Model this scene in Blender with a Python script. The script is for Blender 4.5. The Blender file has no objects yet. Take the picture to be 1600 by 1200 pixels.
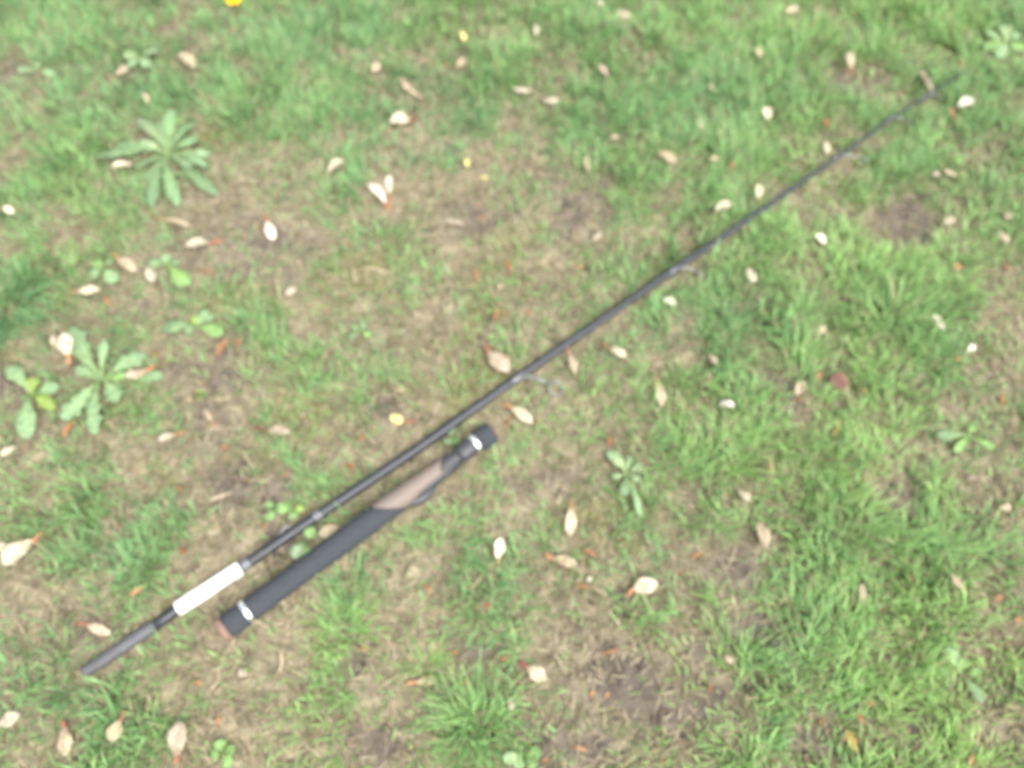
import bpy, math, random
import numpy as np
from mathutils import Vector, Matrix
R = math.radians
rng = np.random.default_rng(7)
random.seed(7)
scene = bpy.context.scene
col = scene.collection

# ------------------------------------------------------------------ camera
CAM_H, TILT, HFOV = 0.95, R(28), R(62)
cam_data = bpy.data.cameras.new('camera')
cam = bpy.data.objects.new('camera', cam_data)
col.objects.link(cam)
cam.location = (0, 0, CAM_H)
cam.rotation_euler = (TILT, 0, 0)
cam_data.sensor_width = 36
cam_data.lens = 18 / math.tan(HFOV / 2)
cam_data.clip_start, cam_data.clip_end = 0.02, 200
cam_data.dof.use_dof = True
cam_data.dof.focus_distance = 0.5
cam_data.dof.aperture_fstop = 4.4
scene.camera = cam

# ------------------------------------------------------------------ sky and sun (bright overcast)
SUN_EL, SUN_AZ = R(56), R(140)          # azimuth from +Y towards +X
world = bpy.data.worlds.new('World'); scene.world = world; world.use_nodes = True
nt = world.node_tree
sky = nt.nodes.new('ShaderNodeTexSky'); sky.sky_type = 'NISHITA'; sky.sun_disc = False
sky.sun_elevation = SUN_EL; sky.sun_rotation = SUN_AZ
sky.dust_density = 6.0; sky.air_density = 1.0; sky.ozone_density = 1.0
hs = nt.nodes.new('ShaderNodeHueSaturation'); hs.inputs['Saturation'].default_value = 0.36
nt.links.new(sky.outputs[0], hs.inputs['Color'])
bg = nt.nodes['Background']; bg.inputs['Strength'].default_value = 0.15
nt.links.new(hs.outputs[0], bg.inputs['Color'])
sd = bpy.data.lights.new('sun', 'SUN'); sd.energy = 1.0; sd.angle = R(60); sd.color = (1, .98, .94)
sun = bpy.data.objects.new('sun', sd); col.objects.link(sun)
sdir = Vector((math.sin(SUN_AZ) * math.cos(SUN_EL), math.cos(SUN_AZ) * math.cos(SUN_EL), math.sin(SUN_EL)))
sun.rotation_euler = sdir.to_track_quat('Z', 'Y').to_euler()
sun.location = sdir * 5
vs = scene.view_settings
vs.view_transform = 'Standard'; vs.look = 'None'; vs.gamma = 1.0; vs.use_curve_mapping = False
vs.exposure = 1.74
scene.cycles.use_denoising = True
scene.cycles.max_bounces = 5
scene.cycles.use_adaptive_sampling = True
scene.cycles.adaptive_threshold = 0.025
scene.cycles.transparent_max_bounces = 8

# ------------------------------------------------------------------ pixel <-> ground
FPX = 800 / math.tan(HFOV / 2)
CT, ST = math.cos(TILT), math.sin(TILT)
# smooth value noise on numpy arrays
def vnoise(x, y, scale, seed=0):
    x = np.asarray(x, float) * scale + 1000.0; y = np.asarray(y, float) * scale + 1000.0
    xi = np.floor(x).astype(np.int64); yi = np.floor(y).astype(np.int64)
    fx = x - xi; fy = y - yi
    fx = fx * fx * (3 - 2 * fx); fy = fy * fy * (3 - 2 * fy)
    def h(a, b):
        n = (a * 374761393 + b * 668265263 + seed * 2147483647) & 0xffffffff
        n = ((n ^ (n >> 13)) * 1274126177) & 0xffffffff
        return ((n ^ (n >> 16)) & 0xffff) / 65535.0
    return (h(xi, yi) * (1 - fx) + h(xi + 1, yi) * fx) * (1 - fy) + (h(xi, yi + 1) * (1 - fx) + h(xi + 1, yi + 1) * fx) * fy

def hgt(x, y):
    return (vnoise(x, y, 4, 1) - .5) * .022 + (vnoise(x, y, 14, 2) - .5) * .008
def hz(x, y): return float(hgt(x, y))

def at(px, py, lift=0.0, plane=None):
    """the point of the ground (plus lift) that a photo pixel (1600 x 1200) looks at"""
    dx, dy = (px - 800) / FPX, (600 - py) / FPX
    d = Vector((dx, dy * CT + ST, dy * ST - CT))
    z = lift
    for _ in range(6):
        t = (CAM_H - z) / -d.z
        p = Vector((d.x * t, d.y * t, z))
        z = plane if plane is not None else hz(p.x, p.y) + lift
    return p
def mpp(p):
    """metres per photo pixel at a world point"""
    v = p - Vector((0, 0, CAM_H))
    return (v.y * ST - v.z * CT) / FPX
def to_px(x, y, z=0.0):
    dz = z - CAM_H
    depth = y * ST - dz * CT
    up = y * CT + dz * ST
    depth = np.maximum(depth, .05)
    return 800 + FPX * x / depth, 600 - FPX * up / depth

# ------------------------------------------------------------------ cover maps: how much grows where
GRASS = np.array([
 [6,6,5,6,7,8,8,5,6,7,8,8,8,8,8,8],
 [3,5,6,6,6,6,4,6,6,8,8,8,8,5,7,7],
 [5,7,6,3,4,5,2,3,4,7,7,8,8,7,7,4],
 [5,5,3,1,1,4,2,1,1,3,6,8,8,5,3,6],
 [7,3,4,3,3,2,2,2,3,3,6,7,8,9,9,4],
 [5,2,2,3,4,3,2,2,3,3,5,7,6,8,8,4],
 [3,2,3,1,4,3,3,3,3,3,5,7,5,6,6,4],
 [4,5,4,3,4,4,2,5,2,4,6,8,8,7,6,2],
 [4,6,6,1,3,3,5,5,3,3,6,4,7,8,8,4],
 [2,3,4,1,2,5,2,4,4,3,5,4,8,8,7,3],
 [3,3,4,1,3,5,2,5,2,1,3,5,7,8,7,4],
 [5,6,5,2,3,3,4,8,4,2,3,6,7,8,7,7]], float) / 9
SOIL = [(405,390,105,55),(905,325,70,50),(335,610,75,85),(1435,340,70,40),(1235,635,32,42),(860,745,60,40),(985,1065,140,85),
 (1145,895,40,40),(15,112,40,30),(375,765,85,48),(885,1165,90,50),(760,345,80,28),(1190,588,30,25),(435,850,45,30),(620,640,50,30),
 (250,52,35,20),(560,1030,45,40),(600,1160,60,35),(1195,985,60,35),(1330,130,60,35),(1090,1110,60,50),(230,480,40,25),(1135,475,35,25),
 (1310,330,30,25),(680,1090,40,30),(150,990,60,30),(20,590,40,35),(1400,800,40,30),(1255,1160,40,30),(1420,1150,30,45),(750,1010,45,25)]
MOSS = [(370,470,65,40),(255,745,38,30),(400,725,50,30),(745,475,45,70),(800,370,60,30),(330,215,50,35),(20,560,40,25),(700,600,120,60),(560,430,90,60),
 (150,640,60,50),(480,650,70,60),(940,820,90,60)]
def bil(grid, px, py):
    gx = np.clip((px - 50) / 100, 0, 14.999); gy = np.clip((py - 50) / 100, 0, 10.999)
    i = gx.astype(int); j = gy.astype(int); fx = gx - i; fy = gy - j
    return (grid[j, i] * (1 - fx) + grid[j, i + 1] * fx) * (1 - fy) + (grid[j + 1, i] * (1 - fx) + grid[j + 1, i + 1] * fx) * fy
def blobs(lst, px, py, x, y):
    out = np.zeros_like(px)
    n = (vnoise(x, y, 30, 5) - .5) * 1.1 + (vnoise(x, y, 90, 6) - .5) * .9
    for (cx, cy, rx, ry) in lst:
        d = np.sqrt(((px - cx) / rx) ** 2 + ((py - cy) / ry) ** 2)
        out = np.maximum(out, np.clip((1.25 - d + n) * 1.0, 0, 1))
    return out
def fields(x, y):
    x = np.asarray(x, float); y = np.asarray(y, float)
    px, py = to_px(x, y)
    inside = (px > -150) & (px < 1750) & (py > -150) & (py < 1350)
    soil = blobs(SOIL, px, py, x, y); moss = blobs(MOSS, px, py, x, y)
    far_soil = np.clip((vnoise(x, y, 5, 31) + vnoise(x, y, 19, 32) * .5 - 1.02) * 4, 0, 1)
    far_moss = np.clip((vnoise(x, y, 6, 33) - .6) * 4, 0, 1)
    soil = np.where(inside, soil, far_soil); moss = np.where(inside, moss, far_moss)
    g = bil(GRASS, px, py)
    far_g = .25 + .6 * vnoise(x, y, 2.5, 34)
    g = np.where(inside, g, far_g)
    n = vnoise(x, y, 22, 11) * .6 + vnoise(x, y, 55, 12) * .4
    g = np.clip(g * (0.25 + 1.5 * n) + (n - .5) * .5, 0, 1.2)
    soil = soil * .92
    g = g * (1 - .93 * soil)
    return np.clip(g, 0, 1.2), soil, moss

# ------------------------------------------------------------------ materials
def new_mat(name):
    m = bpy.data.materials.new(name); m.use_nodes = True
    n = m.node_tree; b = n.nodes['Principled BSDF']
    return m, n, b
def link(n, a, b): n.links.new(a, b)
def plant_mat(name, rough=.55, trans=.35, noise_scale=120, noise_amt=.35, spec=.25, bump=0.0):
    """colour from the mesh's own colour attribute, broken up by noise; some light passes through"""
    m, n, b = new_mat(name)
    a = n.nodes.new('ShaderNodeAttribute'); a.attribute_name = 'tint'
    tc = n.nodes.new('ShaderNodeTexCoord')
    nz = n.nodes.new('ShaderNodeTexNoise'); nz.inputs['Scale'].default_value = noise_scale; nz.inputs['Detail'].default_value = 4
    link(n, tc.outputs['Object'], nz.inputs['Vector'])
    mr = n.nodes.new('ShaderNodeMapRange'); mr.inputs['From Min'].default_value = .3; mr.inputs['From Max'].default_value = .7
    mr.inputs['To Min'].default_value = 1 - noise_amt; mr.inputs['To Max'].default_value = 1 + noise_amt
    link(n, nz.outputs['Fac'], mr.inputs['Value'])
    mx = n.nodes.new('ShaderNodeVectorMath'); mx.operation = 'SCALE'
    link(n, a.outputs['Color'], mx.inputs[0]); link(n, mr.outputs[0], mx.inputs['Scale'])
    link(n, mx.outputs[0], b.inputs['Base Color'])
    b.inputs['Roughness'].default_value = rough; b.inputs['Specular IOR Level'].default_value = spec
    if bump:
        bp = n.nodes.new('ShaderNodeBump'); bp.inputs['Strength'].default_value = bump; bp.inputs['Distance'].default_value = .001
        link(n, nz.outputs['Fac'], bp.inputs['Height']); link(n, bp.outputs[0], b.inputs['Normal'])
    if trans:
        t = n.nodes.new('ShaderNodeBsdfTranslucent'); link(n, mx.outputs[0], t.inputs['Color'])
        s = n.nodes.new('ShaderNodeMixShader'); s.inputs[0].default_value = trans
        link(n, b.outputs[0], s.inputs[1]); link(n, t.outputs[0], s.inputs[2])
        link(n, s.outputs[0], n.nodes['Material Output'].inputs['Surface'])
    return m
M = {}
M['grass'] = plant_mat('grass_blade', .5, .48, 60, .2, .25)
M['straw'] = plant_mat('dry_straw', .75, .2, 80, .3, .15)
M['moss'] = plant_mat('moss_sprout', .8, .3, 80, .3, .1)
M['leaf'] = plant_mat('dry_leaf', .75, .2, 170, .42, .12, .5)
M['weed'] = plant_mat('weed_leaf', .6, .3, 180, .28, .2, .5)
M['stalk'] = plant_mat('leaf_stalk', .6, .0, 300, .35, .2, .3)

def solid(name, c, rough, metal=0, noise=0.0, scale=200, bump=0, spec=.5, coat=0):
    m, n, b = new_mat(name)
    b.inputs['Base Color'].default_value = (*c, 1); b.inputs['Roughness'].default_value = rough
    b.inputs['Metallic'].default_value = metal; b.inputs['Specular IOR Level'].default_value = spec
    b.inputs['Coat Weight'].default_value = coat; b.inputs['Coat Roughness'].default_value = .15
    tc = n.nodes.new('ShaderNodeTexCoord')
    nz = n.nodes.new('ShaderNodeTexNoise'); nz.inputs['Scale'].default_value = scale; nz.inputs['Detail'].default_value = 5
    link(n, tc.outputs['Object'], nz.inputs['Vector'])
    if noise:
        mr = n.nodes.new('ShaderNodeMapRange'); mr.inputs['From Min'].default_value = .3; mr.inputs['From Max'].default_value = .7
        mr.inputs['To Min'].default_value = 1 - noise; mr.inputs['To Max'].default_value = 1 + noise
        link(n, nz.outputs['Fac'], mr.inputs['Value'])
        mx = n.nodes.new('ShaderNodeVectorMath'); mx.operation = 'SCALE'; mx.inputs[0].default_value = c
        link(n, mr.outputs[0], mx.inputs['Scale']); link(n, mx.outputs[0], b.inputs['Base Color'])
        mr2 = n.nodes.new('ShaderNodeMapRange'); mr2.inputs['To Min'].default_value = max(0, rough - .12); mr2.inputs['To Max'].default_value = min(1, rough + .12)
        link(n, nz.outputs['Fac'], mr2.inputs['Value']); link(n, mr2.outputs[0], b.inputs['Roughness'])
    if bump:
        bp = n.nodes.new('ShaderNodeBump'); bp.inputs['Strength'].default_value = bump; bp.inputs['Distance'].default_value = .0006
        link(n, nz.outputs['Fac'], bp.inputs['Height']); link(n, bp.outputs[0], b.inputs['Normal'])
    return m
M['blank'] = solid('black_blank', (.017, .020, .025), .45, 0, .25, 60, 0, .38, .05)
M['ferrule'] = solid('grey_ferrule', (.056, .058, .063), .62, 0, .2, 90, .1, .4)
M['eva'] = solid('black_foam', (.030, .034, .039), .9, 0, .35, 700, .8, .25)
M['sleeve'] = solid('white_sleeve', (.66, .67, .66), .55, 0, .04, 40)
M['chrome'] = solid('bright_metal', (.85, .85, .86), .28, 1, .06, 80)
M['wire'] = solid('dull_metal', (.19, .19, .185), .5, .7, .15, 200)
M['thread'] = solid('black_thread', (.03, .032, .038), .35, 0, .2, 300, .2, .5, .3)
M['silver_thread'] = solid('silver_thread', (.22, .23, .24), .45, .5, .2, 300)
M['seat_brown'] = solid('taupe_seat', (.122, .097, .081), .6, 0, .14, 500, .25, .35)
M['seat_black'] = solid('black_plastic', (.03, .031, .034), .5, 0, .2, 120, .1, .4)
M['cap_brown'] = solid('brown_rubber', (.155, .098, .075), .75, 0, .2, 300, .3, .25)

# ------------------------------------------------------------------ mesh helpers
def tag(o, label=None, cat=None, group=None, kind=None):
    if label: o['label'] = label
    if cat: o['category'] = cat
    if group: o['group'] = group
    if kind: o['kind'] = kind
    return o
def empty(name, loc):
    o = bpy.data.objects.new(name, None); o.location = loc; o.empty_display_size = .02; col.objects.link(o); return o
def mesh_obj(name, verts, faces, mat, origin=None, parent=None, tint=None, smooth=True):
    """verts in world space; origin = where the object's own zero lies"""
    org = Vector(origin) if origin is not None else Vector((0, 0, 0))
    me = bpy.data.meshes.new(name)
    me.from_pydata([tuple(Vector(v) - org) for v in verts], [], faces)
    if smooth: me.polygons.foreach_set('use_smooth', [True] * len(me.polygons))
    if tint is not None:
        a = me.attributes.new('tint', 'FLOAT_COLOR', 'POINT')
        a.data.foreach_set('color', np.array(tint, np.float32).ravel())
    me.materials.append(mat); me.update()
    o = bpy.data.objects.new(name, me); col.objects.link(o)
    if parent is not None: o.parent = parent
    else: o.location = org
    return o
def tri_mesh(name, V, T, C, mat):
    me = bpy.data.meshes.new(name)
    me.vertices.add(len(V)); me.vertices.foreach_set('co', V.astype(np.float32).ravel())
    me.loops.add(T.size); me.loops.foreach_set('vertex_index', T.astype(np.int32).ravel())
    me.polygons.add(len(T)); me.polygons.foreach_set('loop_start', np.arange(0, T.size, 3, dtype=np.int32))
    me.polygons.foreach_set('use_smooth', np.ones(len(T), bool))
    a = me.attributes.new('tint', 'FLOAT_COLOR', 'POINT'); a.data.foreach_set('color', C.astype(np.float32).ravel())
    me.materials.append(mat); me.update(calc_edges=True); me.validate()
    o = bpy.data.objects.new(name, me); col.objects.link(o); return o

def tube(path, radii, n=16, cap=True, shift=None):
    """swept round section; shift(phi) slides ring points along the axis (first/last value per ring)"""
    path = [Vector(p) for p in path]; V = []; F = []
    for i, p in enumerate(path):
        d = (path[min(i + 1, len(path) - 1)] - path[max(i - 1, 0)]).normalized()
        side = d.cross(Vector((0, 0, 1))); side = side.normalized() if side.length > 1e-4 else Vector((1, 0, 0))
        up = side.cross(d).normalized()
        for k in range(n):
            a = 2 * math.pi * k / n
            q = p + (side * math.sin(a) + up * math.cos(a)) * radii[i]
            if shift and shift[i]: q = q + d * (shift[i][0] * math.cos(a) + shift[i][1] * math.sin(a))
            V.append(q)
    for i in range(len(path) - 1):
        for k in range(n):
            a, b = i * n + k, i * n + (k + 1) % n
            F.append((a, b, b + n, a + n))
    if cap:
        F.append(tuple(reversed(range(n)))); F.append(tuple(range((len(path) - 1) * n, len(path) * n)))
    return V, F
def join(*vf):
    V, F = [], []
    for v, f in vf:
        k = len(V); V += v; F += [tuple(i + k for i in g) for g in f]
    return V, F
def torus(c, normal, rx, r, n=24, m=8):
    q = Vector(normal).normalized().to_track_quat('Z', 'Y'); V, F = [], []
    for i in range(n):
        a = 2 * math.pi * i / n
        for j in range(m):
            b = 2 * math.pi * j / m
            V.append(Vector(c) + q @ Vector(((rx + r * math.cos(b)) * math.cos(a), (rx + r * math.cos(b)) * math.sin(a), r * math.sin(b))))
    for i in range(n):
        for j in range(m):
            F.append((i * m + j, ((i + 1) % n) * m + j, ((i + 1) % n) * m + (j + 1) % m, i * m + (j + 1) % m))
    return V, F

def f_obovate(t): return max(0.0, math.sin(math.pi * min(1, t ** 1.25))) ** .72
def f_round(t): return max(0.0, math.sin(math.pi * t)) ** .55
def f_lance(t): return max(0.0, math.sin(math.pi * t ** .95)) ** 1.0
def f_spoon(t):
    s = 1 / (1 + math.exp(-(t - .42) * 11)); return (.16 + .84 * s) * min(1, math.sqrt(max(0, (1 - t) * 5.2)))
def leaf_mesh(b, t, w, prof, arch=.0, cup=.0, roll=0.0, bend=0.0, lobes=0, lobe_amt=0.0, c0=(.5, .4, .2), c1=None, mid=None, n=13, thick=.0005, ragged=.05, rnd=random, rim=None, rim_w=.8):
    """a leaf as a thin closed solid from base b to tip t, w metres wide; arch lifts the middle, cup lifts the edges"""
    b, t = Vector(b), Vector(t); ax = t - b; L = ax.length; d = ax / L
    side = d.cross(Vector((0, 0, 1))).normalized(); up = side.cross(d).normalized()
    q = Matrix.Rotation(roll, 3, d); side = q @ side; up = q @ up
    c1 = c1 or c0; ph = rnd.random() * 6; V, C, F = [], [], []
    cols = (-1, -.55, 0, .55, 1); nc = 5
    wl = [1 + rnd.uniform(-ragged, ragged) for _ in range(n)]; wr = [1 + rnd.uniform(-ragged, ragged) for _ in range(n)]
    for layer in (0, 1):
        for i in range(n):
            u = i / (n - 1); f = max(prof(u), .02)
            if lobes:
                f *= 1 - lobe_amt * abs(math.sin(math.pi * lobes * u + .3)) * (1 if u < .93 else .3)
            for c in cols:
                ww = w / 2 * f * (wl[i] if c < 0 else wr[i])
                p = b + ax * u + side * (c * ww + bend * L * 4 * u * (1 - u)) + up * (arch * L * 4 * u * (1 - u) + cup * w * (c * c) * f - (thick if layer else 0))
                p = p + up * (.035 * w * math.sin(ph + u * 9 + c * 2))
                V.append(p)
                k = [c0[j] * (1 - u) + c1[j] * u for j in range(3)]
                if mid and c == 0: k = [k[j] * .45 + mid[j] * .55 for j in range(3)]
                if rim and abs(c) == 1:
                    q_ = rim_w * rnd.random(); k = [k[j] * (1 - q_) + rim[j] * q_ for j in range(3)]
                C.append((*k, 1))
    S = n * nc
    for i in range(n - 1):
        for j in range(nc - 1):
            a = i * nc + j
            F.append((a, a + nc, a + nc + 1, a + 1)); F.append((S + a, S + a + 1, S + a + nc + 1, S + a + nc))
        a = i * nc; F.append((a, S + a, S + a + nc, a + nc))
        a = i * nc + nc - 1; F.append((a, a + nc, S + a + nc, S + a))
    for j in range(nc - 1):
        F.append((j, j + 1, S + j + 1, S + j)); a = (n - 1) * nc + j; F.append((a, S + a, S + a + 1, a + 1))
    return V, F, C

# ------------------------------------------------------------------ the ground
def axis(lo, hi, step, far):
    mid = np.arange(lo, hi + 1e-6, step)
    g = np.cumsum(np.geomspace(step * 1.5, 8, 22)); g = g / g[-1] * far
    return np.concatenate([lo - g[::-1], mid, hi + g])
gx = axis(-1.25, 1.25, .006, 40); gy = axis(-.35, 1.75, .006, 40)
GX, GY = np.meshgrid(gx, gy); fx, fy = GX.ravel(), GY.ravel()
g_, s_, m_ = fields(fx, fy)
near = np.where((np.abs(fx) > 1.4) | (fy < -.5) | (fy > 1.9), 0.0, 1.0)
gz = hgt(fx, fy) + near * ((vnoise(fx, fy, 60, 3) - .5) * .005 + (vnoise(fx, fy, 130, 4) - .5) * .0035 * (1 + s_))
nx, ny = len(gx), len(gy)
ii, jj = np.meshgrid(np.arange(nx - 1), np.arange(ny - 1)); a0 = (jj * nx + ii).ravel()
T = np.concatenate([np.stack([a0, a0 + 1, a0 + nx + 1], 1), np.stack([a0, a0 + nx + 1, a0 + nx], 1)])
# real cover colours: bare earth, dry humus, moss
n1 = vnoise(fx, fy, 80, 8)[:, None]
earth = np.array([.084, .071, .057]); humus = np.array([.160, .138, .092]); mossc = np.array([.115, .12, .042]); turf = np.array([.15, .15, .08])
gc = humus * (.8 + .4 * n1)
gc = gc * (1 - m_[:, None] * .75) + mossc * m_[:, None] * .75
gc = gc * (1 - np.clip(g_, 0, 1)[:, None] * .6) + turf * np.clip(g_, 0, 1)[:, None] * .6
gc = gc * (1 - s_[:, None]) + earth * (.8 + .4 * n1) * s_[:, None]
gm, n, b = new_mat('garden_soil')
a = n.nodes.new('ShaderNodeAttribute'); a.attribute_name = 'tint'
tc = n.nodes.new('ShaderNodeTexCoord')
z1 = n.nodes.new('ShaderNodeTexNoise'); z1.inputs['Scale'].default_value = 55; z1.inputs['Detail'].default_value = 8; z1.inputs['Roughness'].default_value = .7
link(n, tc.outputs['Object'], z1.inputs['Vector'])
mr = n.nodes.new('ShaderNodeMapRange'); mr.inputs['From Min'].default_value = .3; mr.inputs['From Max'].default_value = .7; mr.inputs['To Min'].default_value = .62; mr.inputs['To Max'].default_value = 1.35
link(n, z1.outputs['Fac'], mr.inputs['Value'])
mx = n.nodes.new('ShaderNodeVectorMath'); mx.operation = 'SCALE'; link(n, a.outputs['Color'], mx.inputs[0]); link(n, mr.outputs[0], mx.inputs['Scale'])
link(n, mx.outputs[0], b.inputs['Base Color']); b.inputs['Roughness'].default_value = .95; b.inputs['Specular IOR Level'].default_value = .15
bp = n.nodes.new('ShaderNodeBump'); bp.inputs['Strength'].default_value = .8; bp.inputs['Distance'].default_value = .004
link(n, z1.outputs['Fac'], bp.inputs['Height']); link(n, bp.outputs[0], b.inputs['Normal'])
ground = tri_mesh('ground', np.stack([fx, fy, gz], 1), T, np.concatenate([gc, np.ones((len(gc), 1))], 1), gm)
tag(ground, 'bare brown garden soil with dry humus and moss patches', 'soil', kind='structure')

KEEP = []       # (x, y, radius, cap height): where something lies on the turf and presses the grass down
def press(p, r, cap=.0): KEEP.append((p.x, p.y, r, cap))

# ------------------------------------------------------------------ the rod's upper section
RODPX = [(130,1052,.011), (243,977,.011), (275,953,.011), (378,886,.012), (496,806,.013), (660,696,.014), (818,584,.016), (940,500,.017), (1062,416,.019),
         (1165,345,.021), (1265,276,.023), (1330,231,.026), (1395,184,.028), (1450,148,.030), (1508,113,.031)]
RP = [at(x, y, 0, plane=z) for x, y, z in RODPX]
def rod_at(px):
    for i in range(len(RODPX) - 1):
        if RODPX[i][0] <= px <= RODPX[i + 1][0]:
            u = (px - RODPX[i][0]) / (RODPX[i + 1][0] - RODPX[i][0]); return RP[i].lerp(RP[i + 1], u)
    return RP[-1]
def rod_r(px):
    return float(np.interp(px, [130, 243, 500, 700, 840, 1050, 1200, 1400, 1508], [.0066, .0063, .0062, .0062, .0054, .0048, .0036, .0023, .0013]))
def rod_tube(x0, x1, extra=0.0, n=16, steps=8, r=None):
    xs = [x0 + (x1 - x0) * i / steps for i in range(steps + 1)]
    return tube([rod_at(x) for x in xs], [(r or rod_r(x)) + extra for x in xs], n)
rod_o = RP[0].copy(); rod_o.z = hz(rod_o.x, rod_o.y)
rod = empty('fishing_rod', rod_o)
tag(rod, 'long thin black fishing rod section lying diagonally across the grass, white sleeve near its butt', 'fishing rod')
mesh_obj('blank', *rod_tube(236, 1508, 0, 18, 60), M['blank'], rod_o, rod)
fxs = [130, 133, 160, 200, 236, 243]
fo = mesh_obj('ferrule', *tube([rod_at(x) for x in fxs], [.0062, .0068, .0071, .0074, .0076, .0068], 20), M['ferrule'], rod_o, rod)
tag(fo, 'matt grey tapered joint end of the blank')
so = mesh_obj('sleeve', *tube([rod_at(x) for x in (277, 278, 300, 350, 374.5, 375.5)], [.0078, .0083, .0083, .0083, .0083, .0078], 24), M['sleeve'], rod_o, rod)
tag(so, 'plain white paper sleeve round the blank')
for x in (380.5, 384, 387.5): mesh_obj('winding', *rod_tube(x - 1, x + 1, .0009, 16, 2), M['silver_thread'], rod_o, rod)
for x in (492.5, 496, 499.5): mesh_obj('winding', *rod_tube(x - .9, x + .9, .0008, 16, 2), M['silver_thread'], rod_o, rod)
ax = (RP[6] - RP[3]).normalized(); sd_ = ax.cross(Vector((0, 0, 1))).normalized()   # sd_ points to the lower right
# small keeper loop on the upper left flank
kp = rod_at(452); lft = (-sd_ * .8 + Vector((0, 0, .6))).normalized(); rr = rod_r(452)
kv = tube([kp + lft * (rr * .9) - ax * .008, kp + lft * (rr + .003) - ax * .004, kp + lft * (rr + .0045), kp + lft * (rr + .003) + ax * .003, kp + lft * rr * .9 + ax * .006], [.0012, .0014, .0014, .0014, .0012], 8)
mesh_obj('hook_keeper', *kv, M['wire'], rod_o, rod)
def guide(px, arm_px, ring_px, ring_r, wire_r, tilt=.65):
    p = rod_at(px); r = rod_r(px)
    a_end = at(*arm_px, 0, plane=p.z - .001); rc = at(*ring_px, 0, plane=p.z - .002)
    d = (rc - p).normalized()
    f1 = tube([p - ax * .022 + d * r * .5, p - ax * .014 + d * (r * 1.02), p + d * (r * 1.05), p.lerp(a_end, .55) + Vector((0, 0, .001)), a_end], [wire_r * .8, wire_r * 1.3, wire_r * 1.3, wire_r * 1.15, wire_r], 10)
    perp = d.cross(ax).normalized()
    g = mesh_obj('guide', *f1, M['wire'], rod_o, rod)
    mesh_obj('thread_wrap', *tube([p - ax * .02, p - ax * .018, p - ax * .001, p + ax * .001], [r + .0003, r + .0011, r + .0011, r + .0003], 16), M['thread'], rod_o, g)
    tocam = (Vector((0, 0, CAM_H)) - rc).normalized()
    nrm = (ax * (1 - tilt) + Vector((.1, -.3, .95)).normalized() * tilt).normalized()
    mesh_obj('ring', *torus(rc, nrm, ring_r, wire_r * .95), M['wire'], rod_o, g)
    press(rc, .02, .006)
guide(818, (857, 599), (868, 607), .0092, .0016, .72)
guide(1062, (1088, 424), (1094, 427), .0062, .0014, .35)
guide(1315, (1343, 247), (1350, 249), .0045, .0011, .35)
guide(1398, (1416, 189), (1421, 191), .0035, .0009, .35)
guide(1452, (1464, 150), (1468, 151), .003, .0008, .35)
tp = RP[-1]
mesh_obj('tip_ring', *torus(tp + ax * .003, (ax * .5 + Vector((0, 0, .8))), .0032, .0008, 16, 6), M['wire'], rod_o, rod)
for x in np.arange(132, 1508, 8): press(rod_at(float(x)), .011 if x < 1150 else (.007 if x < 1380 else .0035), 0)
for x in np.arange(132, 1508, 8): press(rod_at(float(x)), .017 if x < 1150 else (.013 if x < 1380 else .006), .016 if x < 1150 else .024)

# ------------------------------------------------------------------ the loose handle
HA, HB = at(356, 978, .015), at(765, 677, .0155)
hd = (HB - HA); HL = hd.length; hu = hd / HL
h_o = HA.copy(); h_o.z = hz(HA.x, HA.y)
handle = empty('rod_handle', h_o)
tag(handle, 'detached black foam fishing rod handle with taupe reel seat and two bright rings', 'rod handle')
def hp(t): return HA + hu * (t * HL)
def lathe(prof, n=28, shift=None, dz=0, ds=0):
    hs_ = hu.cross(Vector((0, 0, 1))).normalized()
    return tube([hp(t) + Vector((0, 0, dz)) + hs_ * ds for t, r in prof], [r for t, r in prof], n, True, shift)
W = mpp(HA.lerp(HB, .3)) / 2      # metres of radius for each photo pixel of width
def part(name, prof, mat, **k): return mesh_obj(name, *lathe([(t, w * W) for t, w in prof], **k), M[mat], h_o, handle)
tag(part('butt_cap', [(-.027, 22), (-.0265, 33), (-.022, 38), (-.010, 40.3), (-.006, 40.3)], 'cap_brown'), 'brown rubber cap on the thick butt end')
part('butt_grip', [(-.006, 37), (-.004, 40), (.02, 39.5), (.05, 38.5), (.058, 37)], 'eva')
part('trim_ring', [(.058, 37.4), (.059, 38.6), (.073, 38.4), (.074, 37.2)], 'chrome')
HSH = (-.010, .012)
gp = [(.074, 36), (.077, 37.5), (.12, 38), (.18, 36.5), (.25, 36), (.33, 37.5), (.42, 39.5), (.50, 39.8), (.565, 38.5), (.595, 36), (.60, 31)]
part('rear_grip', gp, 'eva', shift=[None] * 7 + [(HSH[0] * .3, HSH[1] * .3), (HSH[0] * .8, HSH[1] * .8), HSH, HSH])
sp = [(.585, 33), (.598, 36.5), (.63, 37), (.67, 34.5), (.72, 31), (.79, 28), (.80, 26)]
part('seat_body', [(.60, 16), (.66, 25), (.70, 29), (.74, 28.5), (.80, 24.5), (.86, 25)], 'seat_black', dz=-.002, ds=.003)
tag(part('reel_seat', sp, 'seat_brown', shift=[HSH, HSH, (HSH[0] * .6, HSH[1] * .6), None, (0, -.004), (0, -.006), (0, -.006)], dz=.001, ds=-.0006), 'smooth taupe moulded reel seat')
hs_ = hu.cross(Vector((0, 0, 1))).normalized()
tg0 = hp(.665) + hs_ * .012 + Vector((0, 0, -.004))
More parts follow.
